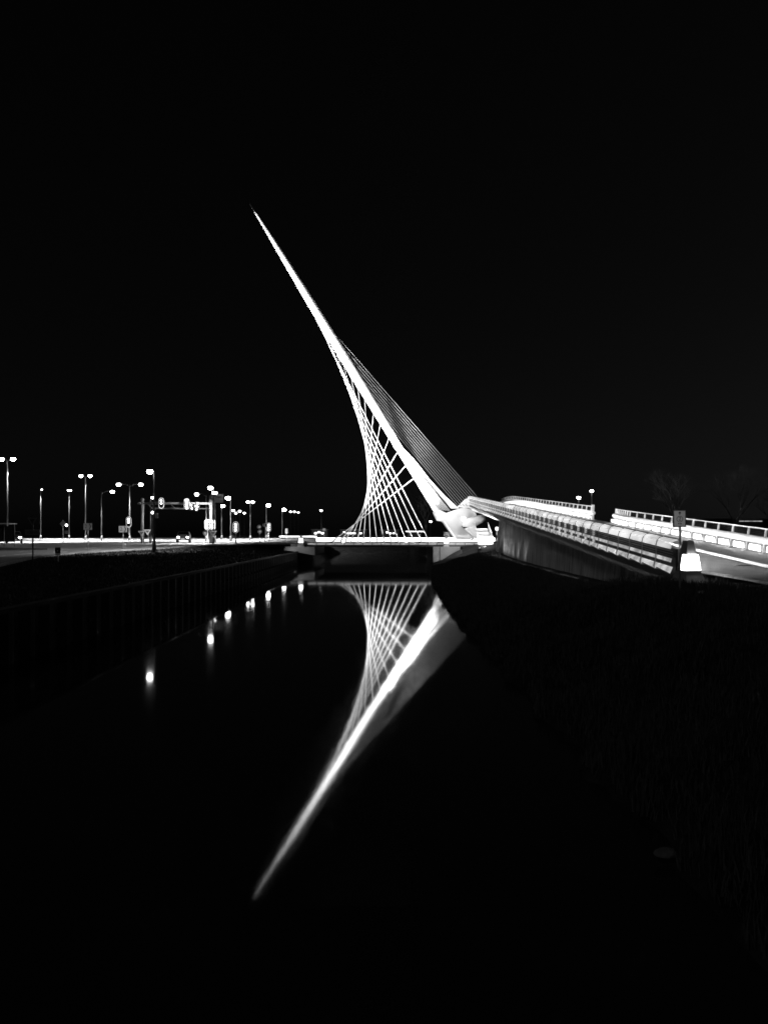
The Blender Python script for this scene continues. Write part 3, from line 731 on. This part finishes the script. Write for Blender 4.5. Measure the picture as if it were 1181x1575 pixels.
MB().box((0, 0, 0), (.3, .25, .5)).build('signal_body', 'signg', t); MB().ellipsoid((-.35, -.1, .3), (.12, .08, .12)).build('lens', 'lampdim', t, True)
MB().tube([(0, 0, 0), (-.25, 0, 0)], .03, 6).build('bracket', 'steel', t)
# direction signs
t = thing('direction_sign', 'two grey direction boards on the right upright of the gantry', 'sign', tuple(W(335, 766, 91.2)))
MB().box((0.0, 0, .28), (1.5, .06, .45)).build('board', 'signg', t); MB().box((-.15, 0, -.28), (1.7, .06, .5)).build('board', 'signg', t)
MB().tube([(-.8, .06, -.5), (-.8, .06, .5)], .04, 6).build('bracket', 'steel', t)

# ------------------------------------------------------------------ signs by the left road
def post_sign(name, label, px, ybase, d, cat='sign', top=0, m='steel', r=.03, base=None):
    z0 = base if base is not None else G(d)
    t = thing(name, label, cat, ((px-CX)*d/F, d, z0)); H = HC-(top-HOR)*d/F-z0
    MB().tube([(0, 0, -.2), (0, 0, H)], r, 8).build('post', m, t); return t, H
t, H = post_sign('distance_sign', 'dark give way triangle over a small 100 m plate on a thick dark post', 51, 868, 39, top=794, m='dsteel', r=.04)
MB().box((.0, -.06, H-.85), (.74, .02, .29)).build('plate', 'signg', t)
text('lettering', '100 m', .25, 'black', t, (0, -.075, H-.85))
MB().prism([(-.25, H-.08), (.25, H-.08), (0, H-.5)], -.06, -.04).build('triangle', 'signg', t)
MB().prism([(-.14, H-.14), (.14, H-.14), (0, H-.38)], -.068, -.062).build('triangle_centre', 'black', t)
def chevron(label, px, py, d, s, ybase):
    t, H = post_sign('chevron_sign', label, px, ybase, d, top=py-5*s)
    w_, h_ = .66*s, .5*s; zc = H-.26*s
    b0 = MB().box((0, -.06, zc), (w_, .02, h_)).build('board', 'signc', t)
    text('lettering', '2', .42*s, 'black', t, (-.14*s, -.076, zc))
    MB().prism([(.08*s+a*s, zc+b_*s) for a, b_ in ((0, .22), (.09, .22), (.2, 0), (.09, -.22), (0, -.22), (.11, 0))][::-1], -.079, -.073).build('chevron_mark', 'black', t)
    MB().box((.0, -.05, zc), (w_+.05, .012, h_+.05)).build('frame', 'black', t)
    if px < 150: spot('sign_fill', (-.6, -4, 1.2), (0, 0, zc), 130, 40, t)  # added fill on the first chevron board
chevron('black and white 2 chevron sign on a thin post below the left double lamp', 136, 810, 62, 1.05, 850)
chevron('second 2 chevron sign, nearer the glaring traffic light', 190, 814.5, 66, 1.1, 845)
t, H = post_sign('diamond_sign', 'dark diamond sign on a post left of the first chevron sign', 97.5, 830, 80, top=800)
MB().prism([(-.36, H-.4), (0, H-.04), (.36, H-.4), (0, H-.76)][::-1], -.06, -.04).build('board', 'signg', t)
MB().ellipsoid((.42, -.1, H-.55), (.12, .1, .12)).build('warning_lamp', 'lampdim', t, True)
MB().box((.35, -.05, H-1.3), (.3, .03, .3)).build('plate', 'signg', t)
for lb, px, py, d in (('white bordered give way triangle on the left gantry upright', 219.5, 821, 88), ('give way triangle beside the second gantry upright', 228.5, 819, 90), ('give way triangle under the paired traffic lights', 329, 821, 86)):
    t, H = post_sign('give_way_sign', lb, px, 830, d, top=py-5)
    MB().prism([(-.42, H-.05), (.42, H-.05), (0, H-.75)], -.32, -.30).build('border', 'signw', t)
    MB().prism([(-.24, H-.15), (.24, H-.15), (0, H-.52)], -.327, -.321).build('centre', 'signg', t)
    MB().tube([(0, 0, H-.3), (0, -.3, H-.3)], .02, 6).build('bracket', 'steel', t)
for lb, px, py, d in (('round dark sign beside the paired traffic lights, left one', 316, 819, 85), ('small round sign on the post left of the bridge', 400, 817, 100), ('tilted pale sign above the small round sign', 399, 810, 100.5)):
    t, H = post_sign('round_sign', lb, px, 830, d, top=py-3)
    mb = MB(); mb.prism([(.3*cos(2*pi*k/14), H-.3+.3*sin(2*pi*k/14)) for k in range(14)][::-1], -.06, -.04); mb.build('disc', 'signg', t)
    mb = MB(); mb.prism([(.16*cos(2*pi*k/10)+.03, H-.3+.16*sin(2*pi*k/10)) for k in range(10)][::-1], -.067, -.061); mb.build('symbol', 'signw', t)
for lb, px, py, d, w_, h_, mm in (('grey panel sign right of the last bright lamp', 441, 816, 120, .45, .75, 'signg'), ('faint square sign left of the cables', 498.5, 815.5, 130, .5, .45, 'signg'), ('pale panel beside the tilted sign', 408, 808, 104, .6, .45, 'signg')):
    t, H = post_sign('panel_sign', lb, px, 830, d, top=py-3)
    MB().box((0, -.05, H-h_/2), (w_, .03, h_)).build('board', mm, t)
t, H = post_sign('marker_post', 'squat black and white marker on a short leg in the verge', 90, 859, 44, 'marker', top=842, m='signw', r=.03)
MB().box((0, -.05, H-.17), (.32, .04, .34)).build('board', 'black', t); MB().box((0, -.055, H-.4), (.32, .05, .12)).build('white_band', 'signw', t)
MB().box((0, -.075, H-.2), (.05, .01, .05)).build('reflector', 'signw', t)
t, H = post_sign('marker_post', 'thin grey stake beside the kerb below the chevron sign', 193, 845, 66, 'marker', top=835); MB().box((0, 0, H-.1), (.08, .04, .2)).build('reflector', 'signw', t)
sh = thing('bus_shelter', 'dark bus shelter with thin pale roof edge at the left edge of the frame', 'shelter', tuple(W(2, 836, 70)))
MB().box((0, 0, 1.88), (2.3, 1.6, .06)).build('roof', 'steel', sh)
for x_ in (-1, 0, 1): MB().tube([(x_, .6, -.3), (x_, .6, 1.85)], .035, 6).build('post', 'dsteel', sh)
MB().box((0, .66, .9), (2.1, .02, 1.5)).build('pane', 'glass', sh)

# cars waiting at the junction
def car(label, x, y, rz, beams=True):
    t = thing('car', label, 'car', (x, y, G(y)+.03), rz, 'cars on the left road')
    pf = [(-2.1, .3), (-2.12, .75), (-1.9, .95), (-1.2, 1.0), (-.6, 1.42), (.9, 1.44), (1.6, 1.0), (2.1, .9), (2.15, .35)]
    mb = MB(); n_ = len(pf)
    for s_, in2 in ((-1, 1), (1, 1)):
        for q, z in pf: mb.v.append((s_*(.86 if z < 1.05 else .68), q, z))
    mb.f = [tuple(range(n_))[::-1], tuple(range(n_, 2*n_))]+[(i, (i+1) % n_, (i+1) % n_+n_, i+n_) for i in range(n_)]
    mb.build('body', 'car', t)
    MB().add([(-.7, -1.17, 1.03), (.7, -1.17, 1.03), (.6, -.64, 1.4), (-.6, -.64, 1.4)], [(0, 1, 2, 3)]).build('windscreen', 'glass', t)
    for s_ in (-.8, .8):
        for q in (-1.35, 1.3):
            wh = MB().tube([(s_-.1, q, .32), (s_+.1, q, .32)], .32, 14).build('wheel', 'tyre', t, True)
            MB().tube([(s_-.11, q, .32), (s_+.11, q, .32)], .18, 10).build('rim', 'steel', wh)
    for s_ in (-.6, .6):
        MB().ellipsoid((s_, -2.1, .68), (.17, .06, .1)).build('headlight', 'lamp', t, True)
        MB().box((s_, 2.12, .8), (.26, .05, .12)).build('tail_light', 'lampdim', t)
    MB().box((0, -2.14, .45), (.5, .02, .11)).build('number_plate', 'signw', t)
c = W(283, 0, 100); car('car with bright headlights waiting below the brightest gantry signal', c.x, 100, R(12))
c = W(22, 0, 90); car('car with its headlights on near the far left lamp', c.x, 90, R(28))

# ------------------------------------------------------------------ far background
t = thing('canopy_building', 'low far pavilion with a lit flat canopy behind the right cables', 'building', tuple(W(638, 826, 230)))
MB().box((0, 0, 1.75), (4.6*1.3, 5, .3)).build('canopy', 'steel', t)
for i in range(9): MB().box((-2.6+i*.65, -2.55, 1.72), (.35, .05, .16)).build('canopy_light', 'lampfar', t)
for x_ in (-2, 2): MB().box((x_, 0, .6), (.25, .25, 2.4)).build('column', 'signg', t)
MB().box((.2, .5, .2), (3.5, 2.5, 2)).build('wall', 'shed', t)
for j, (xa, xb, lb) in enumerate(((483, 500, 'far low building with lit windows behind the leftmost cables'), (527, 560, 'far long building with a bright window row behind the middle cables'), (588, 610, 'far small building with three lit windows left of the pavilion'))):
    d = 240+j*8; a, b_ = W(xa, 822, d), W(xb, 822, d); wd_ = b_.x-a.x
    t = thing('low_building', lb, 'building', ((a.x+b_.x)/2, d, 2.3))
    MB().box((0, 3, 1.3), (wd_+1.5, 6, 2.6)).build('wall', 'shed', t); MB().box((0, 3, 2.68), (wd_+2, 6.6, .14)).build('roof', 'darkc', t)
    n_ = int(wd_/1.1)
    for i in range(n_):
        if random.random() < .8: MB().box((-wd_/2+.55+i*1.1, -.03, 1.5+random.choice((0, 0, .35))), (random.uniform(.5, .9), .05, random.uniform(.3, .6))).build('window', 'lampfar', t)
t = thing('low_shed', 'long dark shed with a pale roof edge behind the right balustrade', 'building', (W(1150, 0, 75).x, 78, 1.8))
MB().box((3, 3, 1.6), (14, 6, 3.2)).build('wall', 'shed', t); MB().box((3, 3, 3.25), (14.4, 6.5, .12)).build('roof', 'signg', t)
MB().box((1.6, -.06, 3.0), (2.6, .06, .07)).build('light_strip', 'slatm', t)
for x_ in range(-3, 9, 2): MB().box((x_, -.05, 1.6), (.08, .08, 3)).build('cladding_batten', 'shed', t)

def tree(label, x, y, h, seed, z0):
    rnd = random.Random(seed); t = thing('bare_tree', label, 'tree', (x, y, z0), 0, 'bare trees in the dark')
    tr = MB(); cr = MB()
    def grow(mb, p, v, L, r, lev):
        q = p+v*L; m_ = p+v*L*.5+Vector((rnd.uniform(-.05, .05), rnd.uniform(-.05, .05), 0))*L
        mb.tube([p, m_, q], [r, r*.85, r*.65], 5 if lev < 2 else 3, False)
        if lev >= 6: return
        for k_ in range(3 if lev < 4 else 3):
            a = rnd.uniform(0, 2*pi); tl_ = rnd.uniform(.3, .75)
            w_ = (v+Vector((cos(a), sin(a), .15))*tl_).normalized()
            grow(cr, p+v*L*rnd.uniform(.55, 1), w_, L*rnd.uniform(.6, .8), r*.5, lev+1)
    grow(tr, Vector((0, 0, -.3)), Vector((.02, 0, 1)), h*.33, h*.018, 0)
    tr.build('trunk', 'bark', t); cr.build('crown', 'bark', t)
tree('left of the bare trees behind the number sign', W(1045, 0, 62).x, 62, 8.2, 3, 1.8)
tree('middle bare tree with a wide crown behind the right balustrade', W(1130, 0, 62).x, 62, 8.6, 5, 1.8)
tree('bare tree cut by the right edge of the frame', W(1185, 0, 60).x, 60, 8.0, 8, 1.8)
tree('bare tree behind the cables beside the pylon foot', W(655, 0, 170).x, 170, 12, 12, 2.3)

# ------------------------------------------------------------------ grass
mb = MB(); rg = random.Random(2)
def blade(x, y, h, wd_):
    z = gz(x, y)-.02; a = rg.uniform(0, pi); l = rg.uniform(0, .5)*h; b2 = rg.uniform(0, 2*pi)
    dx, dy = cos(a)*wd_, sin(a)*wd_; o_ = len(mb.v)
    tx, ty = cos(b2)*l, sin(b2)*l
    mb.v += [(x-dx, y-dy, z), (x+dx, y+dy, z), (x+tx*.4+dx*.6, y+ty*.4+dy*.6, z+h*.6), (x+tx*.4-dx*.6, y+ty*.4-dy*.6, z+h*.6), (x+tx, y+ty, z+h)]
    mb.f += [(o_, o_+1, o_+2, o_+3), (o_+3, o_+2, o_+4)]
for i in range(90000):
    y = 5+rg.random()**1.6*70
    x = interp(WL, y)+edge_noise(y)+.05+rg.random()**1.1*(7.4 if y < 26 else 6.4)
    if y < 25.5 and x > 10.5: continue
    if 25 < y < 73 and x > XN(y)+.5: continue
    cl = .5+.5*sin(x*3.1+sin(y*2))*sin(y*2.3)
    blade(x, y, rg.uniform(.06, .2)*(1+cl*.9), .006+y*.00035)
for (cx_, cy_, n_, r_, h_) in ((8.6, 21.5, 300, .45, .22), (9.0, 24.6, 900, .5, .4), (8.0, 20.2, 260, .25, .35), (9.6, 16, 300, .5, .5), (8.7, 26, 700, .7, .4)):
    for i in range(n_):
        x, y = rg.gauss(cx_, r_*.6), rg.gauss(cy_, r_)
        if x > 10.4: continue
        blade(x, y, rg.uniform(.2, 1)*h_, .008)
mb.build('bank_grass', 'grass', kind='stuff')
tag(bpy.data.objects['bank_grass'], 'rough dark grass covering the right bank of the canal', 'grass')
mb = MB()
for i in range(26000):
    y = 12+rg.random()**1.3*74; e = interp(NE, y); x = lerp(-10.2, max(e+.4, -24), rg.random())
    if x < e+.3: continue
    z = gz(x, y)-.01; h = rg.uniform(.05, .16); a = rg.uniform(0, pi); wd_ = .01+y*.0004; o_ = len(mb.v)
    mb.v += [(x-cos(a)*wd_, y-sin(a)*wd_, z), (x+cos(a)*wd_, y+sin(a)*wd_, z), (x+rg.uniform(-.05, .05), y, z+h)]; mb.f.append((o_, o_+1, o_+2))
o = mb.build('verge_grass', 'lawn', kind='stuff'); tag(o, 'short dark grass on the verge between the left road and the canal', 'grass')
